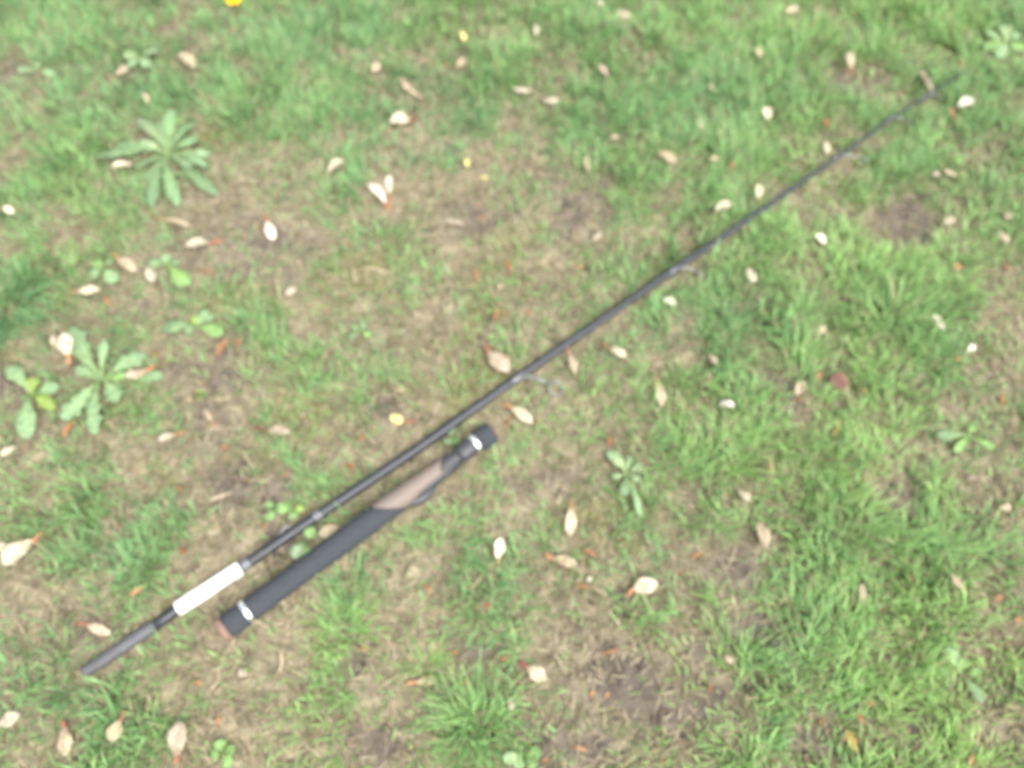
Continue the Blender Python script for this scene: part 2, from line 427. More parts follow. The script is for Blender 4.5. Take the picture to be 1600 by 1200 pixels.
tv = tube([tg0 - hu * .012 - hs_ * .004, tg0 - hs_ * .001, tg0 + hu * .010 + hs_ * .0015, tg0 + hu * .020 + hs_ * .002, tg0 + hu * .028 - hs_ * .002, tg0 + hu * .04 - hs_ * .006], [.004, .0058, .0065, .0055, .004, .003], 12)
mesh_obj('trigger', *tv, M['seat_black'], h_o, handle)
thr = [(.80, 25.5)]
for k in range(9): thr += [(.803 + k * .0075, 27.5), (.8055 + k * .0075, 26)]
part('threaded_barrel', thr, 'seat_black')
part('locking_hood', [(.868, 26), (.873, 31), (.90, 32), (.925, 33), (.929, 32)], 'seat_black')
part('trim_ring', [(.929, 33.5), (.930, 35), (.944, 35.2), (.945, 34)], 'chrome')
part('fore_grip', [(.945, 34), (.947, 37), (.97, 39), (1.0, 39.5), (1.008, 37)], 'eva')
part('collar', [(1.008, 35.5), (1.013, 34), (1.015, 22)], 'cap_brown')
for t in np.linspace(-.02, 1.01, 60): press(hp(t), .021, 0); press(hp(t), .028, .017)

# ------------------------------------------------------------------ fallen leaves
CREAM, WHITE, TAN, PINK = (.46, .42, .31), (.60, .565, .465), (.34, .295, .205), (.35, .30, .225)
OLIVE, YEL, ORG, WINE, BROWN, PALE = (.315, .275, .18), (.55, .50, .20), (.31, .17, .085), (.18, .095, .08), (.2, .13, .08), (.38, .335, .25)
MINT = (.36, .41, .28)
RED, RUST = (.20, .085, .055), (.27, .135, .065)
# base x, y, tip x, y, width (photo pixels), stalk end, colour, outline, label
LEAVES = [
 (206,257,174,260,14,None,CREAM,'o','small cream leaf lying on the left leaves of the large grey-green rosette'),
 (275,85,305,106,20,None,TAN,'o','tan oval leaf in long grass between yellow flower and large rosette'),
 (182,117,201,104,16,None,TAN,'r','dull tan roundish leaf right beside pale weed leaves near upper left corner'),
 (512,272,541,251,22,None,CREAM,'o','cream oval leaf lying alone left of the two joined cream leaves'),
 (4,322,22,334,13,None,CREAM,'o','tiny cream leaf at left edge, level with lower tips of large rosette'),
 (255,343,300,355,12,(243,342),TAN,'l','slender orange-tan leaf on straw just below the large rosette'),
 (330,380,288,387,26,(346,377),CREAM,'o','broad cream leaf with red stalk, on the soil below the large rosette'),
 (416,345,427,375,17,(412,336),WHITE,'o','upright whitish leaf at the top of the dark soil patch, left half'),
 (223,143,233,163,9,None,TAN,'l','thin tan leaf poking out of grass above the large rosette'),
 (582,112,592,97,14,None,TAN,'r','faint tan leaf in grass above the big cream oval leaf, top centre'),
 (718,48,728,64,11,None,YEL,'o','small pale yellow leaf in grass at top centre'),
 (712,109,732,94,18,None,TAN,'o','cream-tinged tan leaf below small pale yellow leaf, top centre'),
 (628,118,662,153,13,None,TAN,'c','long curled tan leaf bent like a hook above the big cream oval leaf'),
 (642,190,609,190,24,(649,182),CREAM,'o','big cream oval leaf with dark red stub, alone on straw upper centre'),
 (603,320,573,288,18,(610,327),WHITE,'o','larger of two cream leaves joined in a V by an orange stalk'),
 (608,304,609,274,14,(609,316),WHITE,'o','smaller upright one of two cream leaves joined in a V'),
 (694,345,728,351,9,None,PALE,'l','whitish twig-like leaf sliver on straw right of the V of cream leaves'),
 (729,246,730,261,8,None,YEL,'o','tiny yellow sliver standing below the dark green grass tuft, upper centre'),
 (750,277,762,276,9,None,YEL,'r','tiny dull yellow leaf flat on soil below the yellow sliver'),
 (798,138,830,142,13,None,PALE,'o','pale tan leaf in grass, left one of two above the bare straw, upper centre'),
 (846,155,874,158,13,None,PALE,'o','pale tan leaf in grass, right one of two above the bare straw, upper centre'),
 (960,22,985,27,17,None,PINK,'r','pinkish tan rounded leaf at the top edge right of centre'),
 (921,243,923,272,9,None,TAN,'c','thin crescent tan leaf standing in yellow-green grass right of upper centre'),
 (1028,238,1057,254,18,None,TAN,'o','tan oval leaf in lush grass above the middle of the rod'),
 (924,377,940,364,11,None,PALE,'o','small pale leaf on bare soil above the rod, right of the soil patch'),
 (951,216,967,216,15,None,TAN,'r','dull round tan leaf half sunk in grass above the crescent leaf'),
 (934,100,950,121,11,None,PINK,'l','narrow pinkish tan leaf in lush grass below the top-edge rounded leaf'),
 (836,38,838,56,8,None,CREAM,'l','thin cream sliver upright in grass near the top edge, centre'),
 (936,0,940,12,8,None,CREAM,'l','thin cream sliver cut by the top edge of the picture'),
 (1200,187,1196,167,16,None,CREAM,'r','round cream leaf alone in the lush lawn above the rod'),
 (1181,74,1186,90,10,None,TAN,'o','small tan leaf in lush lawn above the round cream leaf'),
 (1330,108,1327,80,15,(1330,116),TAN,'o','upright tan leaf with reddish base on the straw gap, upper right'),
 (1438,108,1456,143,13,None,PINK,'l','long pinkish tan leaf just above the thin end of the rod'),
 (1497,167,1521,153,19,None,WHITE,'o','bright white leaf just below the tip of the rod'),
 (1289,221,1293,243,10,None,CREAM,'l','narrow cream leaf standing close above the thin rod'),
 (1185,313,1185,288,13,(1184,320),CREAM,'o','upright cream leaf touching the upper side of the rod'),
 (1118,328,1143,317,16,None,PALE,'r','greyish blunt leaf above the rod, left of the upright cream leaf'),
 (1109,245,1123,246,14,None,TAN,'r','small round tan leaf in lush grass, left of the orange speck above the rod'),
 (1290,382,1275,366,13,None,WHITE,'o','small white leaf in lush grass below the thin part of the rod'),
 (1474,350,1493,342,11,None,PALE,'o','pale tan leaf on right end of the bare soil patch, upper right'),
 (1568,336,1582,337,15,None,TAN,'r','round tan leaf near the right edge, the upper of two'),
 (1561,360,1574,379,14,None,PINK,'o','pinkish tan leaf near the right edge, the lower of two'),
 (1474,262,1496,276,11,None,TAN,'c','curved tan leaf in thin grass below the rod tip, right side'),
 (1457,274,1469,270,11,None,PALE,'r','pale rounded leaf left of the curved tan leaf below the rod tip'),
 (1108,130,1116,145,8,None,TAN,'l','slim tan leaf in the lush lawn, far upper right of centre'),
 (1227,20,1249,12,15,None,TAN,'r','broad tan leaf close to the top edge above the lush lawn'),
 (1089,184,1096,203,10,None,PINK,'o','faint pinkish leaf in lush lawn left of the round cream leaf'),
 (183,402,214,424,21,(176,396),TAN,'o','orange-tan oval leaf above the small weed with rounded leaves, left side'),
 (231,414,239,442,15,None,PALE,'o','pale upright leaf right of the orange-tan oval leaf, left side'),
 (118,456,156,453,16,(112,456),CREAM,'o','cream leaf lying level on moss above the pale lobed rosette'),
 (108,556,97,519,27,(107,568),CREAM,'o','large cream leaf with red stalk resting on the pale lobed rosette'),
 (95,546,80,524,13,None,PINK,'o','narrow pale leaf tucked behind the large cream leaf on the lobed rosette'),
 (229,580,194,586,17,(242,572),PINK,'o','pinkish tan leaf with red stalk lying across right leaves of lobed rosette'),
 (275,679,246,688,15,(287,675),CREAM,'o','cream leaf with orange-red stalk on dark soil, below right of lobed rosette'),
 (416,672,453,677,19,(401,668),PINK,'o','pinkish tan leaf with dark red stalk on soil, halfway to the rod'),
 (331,659,318,638,8,(335,666),PINK,'l','slim pinkish leaf on the dark soil above the cream leaf with orange-red stalk'),
 (-2,712,25,697,12,None,CREAM,'l','pale cream leaf cut by the left edge below the small weed'),
 (446,462,463,451,13,None,CREAM,'o','small cream leaf on straw left of centre beside thin straw stems'),
 (762,550,795,582,30,(757,540),PINK,'o','big pinkish tan leaf with red stalk just above the rod at the first guide'),
 (890,552,900,584,13,(886,543),TAN,'o','orange-tan narrow leaf hanging below the rod right of the first guide'),
 (952,543,979,557,15,(940,537),CREAM,'o','cream leaf with faint red stalk on straw below the middle of the rod'),
 (1027,598,1034,635,17,(1023,588),TAN,'o','tan leaf with orange-red stalk pointing up, right of the first guide ring'),
 (1021,572,1035,567,10,None,TAN,'o','small orange-tan leaf just above the tan leaf with orange-red stalk'),
 (798,636,832,662,18,(787,631),CREAM,'o','cream leaf beyond the upper end of the handle, below the first guide'),
 (631,659,609,650,17,(647,659),YEL,'r','bright yellow rounded leaf with thin stalk, left of the rod near the handle'),
 (1033,466,1056,477,15,None,MINT,'o','pale green-white leaf close below the rod near the second guide'),
 (779,455,786,443,11,None,TAN,'o','small tan leaf on mossy straw above the middle of the rod'),
 (892,792,890,838,19,(893,786),CREAM,'o','upright cream leaf with orange top, right of the handle and below the weed'),
 (1168,418,1178,442,15,None,CREAM,'o','cream-orange leaf in grass right of the second guide'),
 (1455,487,1474,515,13,None,CREAM,'o','slim cream leaf right of the tall grass tuft'),
 (1510,553,1522,537,11,None,WHITE,'o','small white leaf at far right, below right of the slim cream leaf'),
 (1280,523,1286,507,12,None,TAN,'o','faint tan leaf at the foot of the tall grass tuft, left side'),
 (1108,553,1122,571,10,None,TAN,'l','narrow tan leaf in grass between second guide and white chip'),
 (1243,620,1258,596,16,None,TAN,'o','tan leaf at the top of the small bare soil hole, right half'),
 (1300,584,1323,608,23,None,WINE,'r','dull wine-red curled leaf in grass below the tall tuft'),
 (1124,633,1149,635,13,None,WHITE,'r','white blunt chip-like leaf lying level in grass, right of centre'),
 (1152,764,1170,785,15,None,PALE,'o','pale leaf in lush grass far below the white chip-like leaf'),
 (1513,750,1525,746,11,None,PALE,'r','small pale tan leaf on the bare straw at the right edge'),
 (54,844,4,884,34,(66,833),CREAM,'o','largest cream leaf with curled orange stalk, at the left edge above the rod butt'),
 (14,862,-4,851,15,None,PALE,'o','pale leaf cut by the left edge behind the largest cream leaf'),
 (135,975,174,990,17,(121,974),PALE,'o','pale leaf with pink stalk just above the butt end of the rod'),
 (530,821,498,837,21,None,OLIVE,'o','olive-tan blunt leaf between the rod and the black foam grip'),
 (-4,1132,33,1117,23,None,PALE,'o','greyish tan leaf cut by the left edge near the bottom corner'),
 (100,1133,103,1181,29,(98,1125),TAN,'o','large tan leaf in grass, leftmost of three along the bottom left'),
 (189,1124,172,1159,22,(195,1111),OLIVE,'o','olive-tan leaf with red stalk, middle of three along the bottom left'),
 (277,1184,282,1125,32,(275,1191),PINK,'o','large pinkish tan leaf with red lower tip, rightmost of three along the bottom left'),
 (778,875,783,840,16,(779,884),WHITE,'o','upright white leaf with orange stalk below, on grass right of the handle'),
 (861,872,902,884,21,(852,866),OLIVE,'o','dull olive-tan leaf with orange stalk below the upright cream leaf'),
 (989,920,1028,911,27,(980,929),CREAM,'r','broad cream leaf with orange rim on bare ground, lower right of centre'),
 (918,910,922,900,8,None,WHITE,'o','tiny white leaf above an orange strip, left of the broad cream leaf'),
 (823,1042,853,1062,24,(811,1034),CREAM,'o','cream leaf with brown-red stalk on the edge of dark soil, bottom centre'),
 (648,1066,682,1063,15,(634,1068),OLIVE,'o','olive-tan leaf with red stalk on straw, bottom centre left'),
 (797,1092,797,1115,9,None,PALE,'l','thin greyish leaf standing in the thick tuft at bottom centre'),
 (1184,814,1199,858,19,None,TAN,'l','pointed orange-tan leaf upright in grass, lower right of centre'),
 (1486,895,1505,924,14,None,TAN,'l','slim orange-tan leaf on straw near the right edge, lower right'),
 (1347,910,1346,946,11,None,PINK,'l','narrow pinkish tan leaf upright in the lush lower right lawn'),
 (1321,1139,1339,1175,16,None,(.46,.29,.09),'l','yellow-orange pointed leaf near the bottom edge, lower right'),
 (1133,1023,1145,1037,10,None,PINK,'o','small pinkish leaf at the soil edge, right of the dark soil bottom centre'),
 (374,1043,389,1056,11,None,PALE,'c','pale curled leaf scrap on soil below the butt of the handle'),
 (1563,795,1580,791,12,None,PINK,'o','pinkish leaf at the right edge below the bare straw'),
]
PROF = {'o': f_obovate, 'r': f_round, 'l': f_lance, 'c': f_lance}
def lift_at(px, py):
    p = at(px, py); g, s, m = fields(np.array([p.x]), np.array([p.y])); return .004 + .014 * float(min(1, g[0]))
GL = 'fallen leaves scattered over the grass'
rl = random.Random(3)
for (bx, by, tx, ty, w, stalk, c, sh, label) in LEAVES:
    lf = lift_at((bx + tx) / 2, (by + ty) / 2)
    if 'rosette' in label and ('lying' in label or 'resting' in label): lf = .024
    b, t = at(bx, by, lf), at(tx, ty, lf + rl.uniform(0, .004)); mid_p = (b + t) / 2
    ww = w * mpp(mid_p); org = Vector((mid_p.x, mid_p.y, hz(mid_p.x, mid_p.y)))
    k = rl.uniform(.9, 1.1); c1 = tuple(v * k for v in c)
    c0 = tuple(.8 * c1[j] + .2 * ((.36, .20, .09)[j]) for j in range(3)) if stalk or c in (TAN, PINK) else tuple(v * .9 for v in c1)
    V, F, C = leaf_mesh(b, t, ww, PROF[sh], arch=rl.uniform(.03, .12), cup=rl.choice((-.14, .08, .14, .26)), roll=rl.uniform(-.35, .35), bend=(.16 if sh == 'c' else rl.uniform(-.03, .03)),
                        c0=c0, c1=c1, mid=tuple(v * .75 for v in c1), rnd=rl, thick=.0006, ragged=.1, rim=(.27, .17, .085), rim_w=rl.choice((.2, .5, .9)))
    if stalk:
        o = empty('fallen_leaf', org); mesh_obj('blade', V, F, M['leaf'], org, o, C)
        s = at(*stalk, lf * .8); d = (b - s); sc = RED if rl.random() < .55 else RUST
        if 'orange' in label: sc = RUST
        if 'dark red' in label or 'brown-red' in label: sc = (.14, .05, .04)
        pts = [s - d * .15, s + d * .1, s + d * .5 + Vector((0, 0, .001)), b + (t - b) * .03, b + (t - b) * .12]
        rr_ = ww * .075 + .0006
        tv = tube(pts, [rr_ * .7, rr_ * 1.25, rr_ * 1.2, rr_ * .9, rr_ * .35], 8)
        mesh_obj('stalk', *tv, M['stalk'], org, o, [(*[v * rl.uniform(.85, 1.15) for v in sc], 1) for _ in tv[0]])
        press(s, rr_ + .005, .002)
    else:
        o = mesh_obj('fallen_leaf', V, F, M['leaf'], org, None, C)
    tag(o, label, 'leaf', GL)
    for u in (.1, .35, .6, .85): press(b.lerp(t, u), ww * .36, 0); press(b.lerp(t, u) + Vector((0, -.007, 0)), ww * .5 + .003, lf * 1.1)

# orange scraps: x, y, length, angle in the picture (degrees, anticlockwise from right), width, colour, label
SCRAPS = [
 (1291,191,22,95,9,ORG,'orange scrap standing in lush lawn above the thin rod, upper right'),
 (1499,101,26,95,6,ORG,'thin orange scrap upright just above the tip of the rod'),
 (1488,177,22,100,7,ORG,'thin orange scrap below the rod tip, left of the bright white leaf'),
 (1143,258,16,95,7,ORG,'small orange scrap right of the small round tan leaf above the rod'),
 (347,543,32,62,12,ORG,'large orange scrap right of the weed with rounded leaves, left half'),
 (371,534,18,20,9,ORG,'small orange scrap right beside the large orange scrap, left half'),
 (351,699,14,60,13,ORG,'rounded orange scrap on soil above the rod, the upper of two'),
 (381,730,15,-20,13,TAN,'rounded orange-tan scrap on moss above the rod, the lower of two'),
 (107,671,40,55,10,(.26,.13,.06),'long rust-brown scrap below the pale lobed rosette'),
 (344,776,40,20,9,TAN,'long tan splinter on soil just above the rod'),
 (172,467,24,-60,6,ORG,'bent orange scrap below the small weed, above the lobed rosette'),
 (321,424,30,-8,6,ORG,'thin orange-brown scrap at left end of the dark soil patch'),
 (743,430,20,100,8,ORG,'orange scrap upright on mossy straw, upper of the centre cluster'),
 (776,491,24,75,7,ORG,'slim orange scrap, leftmost of three in a row above the rod'),
 (790,489,14,100,9,ORG,'short orange scrap, middle of three in a row above the rod'),
 (827,489,14,50,9,ORG,'short orange scrap, rightmost of three in a row above the rod'),
 (795,417,28,105,6,(.32,.13,.055),'thin red-orange scrap on straw above the row of three scraps'),
 (905,417,13,20,10,ORG,'small orange scrap on straw above the rod, left of the second guide'),
 (547,729,24,-55,7,(.32,.13,.055),'thin red-orange scrap between rod and soil, left of the handle'),
 (565,685,14,30,12,ORG,'small orange scrap left of the yellow rounded leaf'),
 (953,690,18,95,6,(.32,.13,.055),'thin red-orange scrap at the top of the pale weed below the rod'),
 (794,661,26,50,5,(.3,.11,.05),'thin red scrap off the upper end of the handle'),
 (838,657,14,-15,6,ORG,'small orange scrap at the tip of the cream leaf beyond the handle'),
 (1278,587,14,60,12,ORG,'orange scrap left of the dull wine-red leaf'),
 (1349,609,13,20,9,ORG,'orange scrap right of the dull wine-red leaf'),
 (1202,726,30,92,8,ORG,'orange scrap upright in grass above the pale leaf, lower right'),
 (1308,670,28,70,6,(.42,.26,.08),'thin yellow-orange scrap below the wine-red leaf'),
 (1494,417,18,-20,14,ORG,'orange scrap right of the tall grass tuft, left one of two'),
 (1571,417,16,-20,12,ORG,'orange scrap near the right edge, right one of two beside the tall tuft'),
 (1495,560,16,10,13,ORG,'orange scrap beside the small white leaf at far right'),
 (1566,623,22,95,9,ORG,'orange scrap upright on straw at the right edge, middle height'),
 (215,923,38,32,9,ORG,'long orange scrap on straw above left of the white sleeve'),
 (307,1068,17,10,11,ORG,'orange scrap below the butt of the handle, bottom left'),
 (341,1128,22,80,7,ORG,'thin orange scrap above the small seedling at bottom left'),
 (285,860,15,-30,9,(.33,.14,.06),'small red-orange scrap above the white sleeve'),
 (911,917,30,-8,7,ORG,'orange strip lying below the tiny white leaf, right of the handle'),
 (788,1030,13,20,10,ORG,'orange scrap left of the brown-red stalk at bottom centre'),
 (702,1131,14,80,9,ORG,'orange-tan scrap in the thick tuft at bottom centre, left side'),
 (921,864,28,-25,7,(.28,.13,.075),'reddish scrap right of the dull olive-tan leaf'),
 (832,1166,26,-25,9,(.32,.11,.045),'red-orange scrap near the bottom edge right of the thick tuft, left of two'),
 (852,1188,14,30,10,ORG,'orange scrap at the bottom edge right of the thick tuft'),
 (905,1170,26,-15,9,ORG,'orange scrap near the bottom edge right of the thick tuft, right of two'),
 (955,1019,34,20,8,(.28,.16,.085),'dull orange strip on dark soil right of the bottom centre cream leaf'),
 (926,1084,13,70,9,ORG,'small orange scrap on dark soil, left one of a close pair'),
 (949,1087,13,80,9,ORG,'small orange scrap on dark soil, right one of a close pair'),
 (729,1065,16,80,9,ORG,'small orange scrap on soil left of the bottom centre cream leaf'),
 (763,945,12,-30,8,(.28,.09,.045),'small red scrap in grass below the white leaf with orange stalk'),
 (668,918,20,-35,8,(.3,.17,.09),'orange-tan scrap on straw right below the middle of the grip'),
 (1089,868,24,28,9,ORG,'orange scrap on soil at left of the pointed orange-tan leaf'),
 (1360,1099,16,40,14,ORG,'rounded orange scrap in lower right lawn, upper of two'),
 (1345,1122,28,-50,9,ORG,'orange scrap in lower right lawn, just above the yellow-orange leaf'),
 (1111,1077,18,75,8,(.23,.115,.07),'rust-brown scrap on soil at lower right of centre'),
 (1424,903,18,95,6,ORG,'thin orange scrap left of the slim orange-tan leaf, lower right'),
 (1560,935,18,20,9,ORG,'orange scrap at right edge below the slim orange-tan leaf, upper of two'),
 (1590,968,15,20,10,ORG,'orange scrap at right edge below the slim orange-tan leaf, lower of two'),
 (1516,1188,22,80,10,(.3,.17,.09),'orange-tan scrap at the bottom edge near the right corner'),
]
GS = 'orange leaf scraps scattered over the ground'
for (x, y, L, ang, w, c, label) in SCRAPS:
    lf = lift_at(x, y) * .8; an = R(ang); hx, hy = math.cos(an) * L / 2, -math.sin(an) * L / 2
    b, t = at(x - hx, y - hy, lf), at(x + hx, y + hy, lf + .002); m_p = (b + t) / 2; org = Vector((m_p.x, m_p.y, hz(m_p.x, m_p.y)))
    ww = w * mpp(m_p) * (.9 if L > 1.6 * w else .7); k = rl.uniform(.75, 1.1)
    V, F, C = leaf_mesh(b, t, ww, f_lance if L > 1.6 * w else f_obovate, arch=rl.uniform(.02, .1), cup=rl.choice((-.2, .25)), roll=rl.uniform(-.35, .35), bend=(.2 if 'bent' in label else rl.uniform(-.06, .06)),
                        c0=tuple(v * k * .85 for v in c), c1=tuple(v * k * 1.1 for v in c), rnd=rl, n=9, ragged=.25, rim=(.16, .09, .05), rim_w=.9)
    tag(mesh_obj('leaf_scrap', V, F, M['leaf'], org, None, C), label, 'leaf scrap', GS)
    for u in (.15, .5, .85): press(b.lerp(t, u), ww * .35, 0); press(b.lerp(t, u) + Vector((0, -.006, 0)), ww * .5 + .003, lf)

# ------------------------------------------------------------------ weeds
GREY, PGREEN, YGREEN, FRESH, DUSTY = (.145, .230, .120), (.165, .250, .135), (.190, .275, .075), (.155, .255, .095), (.18, .25, .14)
WEEDS = [
 ('rosette_weed', (263, 242), 'large grey-green rosette weed with many long leaves, upper left', .010, f_spoon, 4, .24, .06,
  [(338,304,24,GREY),(279,322,24,GREY),(236,324,22,GREY),(328,240,20,DUSTY),(324,262,18,GREY),(303,192,20,GREY),(268,170,24,GREY),(216,186,20,DUSTY),(243,192,20,GREY),(148,244,22,GREY),(180,228,18,GREY),(219,219,16,DUSTY),
   (226,285,22,GREY),(312,216,18,GREY),(288,205,16,GREY),(244,268,18,DUSTY),(300,262,14,DUSTY),(212,262,16,GREY)]),
 ('rosette_weed', (161, 594), 'pale green rosette weed with lobed leaves, left side', .012, f_spoon, 5, .38, .06,
  [(110,512,36,PGREEN),(163,530,22,PGREEN),(228,553,30,PGREEN),(255,588,30,PGREEN),(185,627,30,PGREEN),(148,678,34,PGREEN),(97,655,34,PGREEN),(118,574,24,PGREEN),(200,585,14,FRESH)]),
 ('rosette_weed', (51, 618), 'small yellow-green weed with five rounded leaves by the left edge', .012, f_spoon, 3, .16, .14,
  [(12,572,26,PGREEN),(54,590,22,YGREEN),(93,606,22,PGREEN),(86,638,20,YGREEN),(41,685,28,PGREEN),(33,624,12,FRESH)]),
 ('rosette_weed', (308, 511), 'small weed with four rounded leaves on straw left of centre', .010, f_spoon, 0, 0, .10,
  [(253,513,26,PGREEN),(328,488,24,PGREEN),(304,494,14,YGREEN),(347,522,24,FRESH),(290,520,14,PGREEN)]),
 ('leafy_weed', (164, 420), 'small weed with rounded leaves below the bare soil, left side', .010, f_spoon, 0, 0, .10,
  [(138,430,24,PGREEN),(179,442,24,PGREEN),(178,404,18,PGREEN),(147,408,16,FRESH)]),
 ('leafy_weed', (262, 415), 'weed with one big oval leaf right of the pale upright leaf', .010, f_spoon, 0, 0, .10,
  [(296,445,28,FRESH),(232,408,20,PGREEN),(256,398,16,PGREEN),(280,408,16,PGREEN)]),
 ('clover', (443, 800), 'bright little clover-like weed just above the rod', .012, f_round, 0, 0, .05,
  [(414,786,15,FRESH),(414,809,14,FRESH),(436,803,16,FRESH),(455,782,16,FRESH),(466,806,14,FRESH),(475,794,12,YGREEN)]),
 ('clover', (478, 850), 'little weed between the rod and the black foam grip', .010, f_round, 0, 0, .05,
  [(488,823,18,FRESH),(457,872,20,DUSTY),(478,868,14,FRESH),(466,856,12,FRESH)]),
 ('leafy_weed', (978, 743), 'pale spreading weed on straw below the middle of the rod', .010, f_spoon, 2, .1, .12,
  [(949,705,18,DUSTY),(983,712,11,DUSTY),(1004,726,15,DUSTY),(1000,750,15,DUSTY),(974,774,18,PGREEN),(990,777,11,FRESH),(956,745,11,DUSTY),(1001,808,10,PGREEN)]),
 ('seedling', (348, 1175), 'bright green seedling near the bottom edge, left side', .012, f_spoon, 0, 0, .14,
  [(343,1154,18,FRESH),(368,1169,17,FRESH),(329,1180,18,FRESH),(360,1197,18,FRESH),(336,1164,12,PGREEN)]),
 ('leafy_weed', (1500, 1052), 'broad-leaved green weed half sunk in the lower right lawn', .011, f_spoon, 0, 0, .12,
  [(1478,1010,22,PGREEN),(1507,1028,18,FRESH),(1456,1052,16,FRESH),(1538,1098,18,PGREEN),(1534,1050,13,FRESH)]),
 ('leafy_weed', (1568, 68), 'pale grey-green broad-leaved weed in the upper right corner', .012, f_spoon, 0, 0, .12,
  [(1540,50,20,PGREEN),(1568,38,20,DUSTY),(1592,50,18,PGREEN),(1598,80,20,FRESH),(1560,92,18,PGREEN),(1537,78,16,FRESH)]),
 ('leafy_weed', (222, 92), 'weed with two whitish green leaf tips in the upper left grass', .016, f_spoon, 0, 0, .14,
  [(194,82,18,DUSTY),(250,78,20,DUSTY),(232,106,14,PGREEN),(204,106,14,PGREEN)]),
 ('leafy_weed', (62, 112), 'pale flat weed leaf pair near the left edge, upper left', .014, f_spoon, 0, 0, .10,
  [(26,110,16,DUSTY),(86,118,14,PGREEN),(58,96,10,PGREEN)]),
 ('leafy_weed', (818, 1180), 'pale weed with broad leaves at the bottom edge, centre', .014, f_spoon, 2, .1, .12,
  [(785,1186,20,DUSTY),(845,1176,20,FRESH),(806,1200,20,PGREEN),(836,1200,18,FRESH)]),
 ('seedling', (706, 684), 'tiny two-leaved seedling between the rod and the upper end of the handle', .010, f_spoon, 0, 0, .1,
  [(704,668,14,PGREEN),(697,693,13,PGREEN),(716,692,10,FRESH)]),
 ('leafy_weed', (1508, 682), 'pale weed at the edge of bare straw, right side', .009, f_spoon, 0, 0, .12,
  [(1462,682,17,PGREEN),(1522,662,13,FRESH),(1556,700,16,FRESH),(1490,706,11,FRESH)]),
 ('seedling', (315, 620), 'tiny yellow-green seedling on the dark soil, left half', .008, f_spoon, 0, 0, .1,
  [(312,608,9,YGREEN),(310,624,10,YGREEN),(324,615,9,FRESH)]),
 ('leafy_weed', (562, 519), 'faint small weed on straw left of the rod, centre', .008, f_spoon, 0, 0, .1,
  [(546,530,12,PGREEN),(572,504,14,PGREEN),(580,524,12,FRESH),(552,508,10,PGREEN)]),
]
for (nm, cxy, label, lf, prof, lobes, la, arch, lv) in WEEDS:
    c = at(*cxy, .003); org = Vector((c.x, c.y, hz(c.x, c.y))); o = empty(nm, org); tag(o, label, 'weed', 'weeds growing in the lawn')
    clover = nm == 'clover'
    for (x, y, w, cc) in lv:
        k = rl.uniform(.85, 1.15); cc = tuple(v * k for v in cc)
        tp_ = at(x, y, lf * .7 + rl.uniform(0, .008)); ww = w * mpp(tp_) * rl.uniform(1.05, 1.3)
        if clover:
            d = (tp_ - c); d.z = 0; d.normalize(); b0 = tp_ - d * ww * .95
            V, F, C = leaf_mesh(b0, tp_, ww, prof, 0, -.1, rl.uniform(-.2, .2), 0, 0, 0, cc, cc, tuple(v * 1.25 for v in cc), rnd=rl, thick=.0004)
            lo = mesh_obj('leaf', V, F, M['weed'], org, o, C)
            tv = tube([c, c.lerp(b0, .5) + Vector((0, 0, .006)), b0 + d * ww * .1], [.0008, .0007, .0006], 6)
            mesh_obj('leaf_stem', *tv, M['weed'], org, lo, [(*cc, 1)] * len(tv[0]))
        else:
            V, F, C = leaf_mesh(c + Vector((0, 0, rl.uniform(0, .003))), tp_, ww, prof, arch + rl.uniform(-.03, .05), rl.uniform(-.12, .12), rl.uniform(-.25, .25), rl.uniform(-.04, .04), lobes, la,
                                tuple(v * f for v, f in zip(cc, (1.15, 1.1, .8))), cc, tuple(v * 1.3 for v in cc), rnd=rl, n=29 if lobes else 15, thick=.0005, ragged=.1)
            mesh_obj('leaf', V, F, M['weed'], org, o, C)
        for u in (.3, .65, .95): press(c.lerp(tp_, u), ww * .3, 0); press(c.lerp(tp_, u) + Vector((0, -.006, 0)), ww * .5 + .004, .017)

# yellow flower cut by the top edge
fc = at(366, 2, .03); fo_ = Vector((fc.x, fc.y, hz(fc.x, fc.y))); fl = empty('yellow_flower', fo_)
tag(fl, 'bright yellow flower at the top edge, upper left', 'flower')
tv = tube([fo_, fo_ + Vector((.002, 0, .014)), fc], [.0011, .001, .001], 8); mesh_obj('stem', *tv, M['weed'], fo_, fl, [(.16, .28, .06, 1)] * len(tv[0]))
for k in range(6):
    a_ = k * math.pi / 3 + .2; d = Vector((math.cos(a_), math.sin(a_), .25))
    V, F, C = leaf_mesh(fc, fc + d * .0135, .0125, f_obovate, .05, .15, 0, 0, 0, 0, (.62, .33, .01), (.7, .46, .01), rnd=rl, n=7); mesh_obj('petal', V, F, M['leaf'], fo_, fl, C)
tv = tube([fc, fc + Vector((0, 0, .002)), fc + Vector((0, 0, .004))], [.003, .0035, .002], 10); mesh_obj('flower_centre', *tv, M['stalk'], fo_, fl, [(.7, .35, .02, 1)] * len(tv[0]))

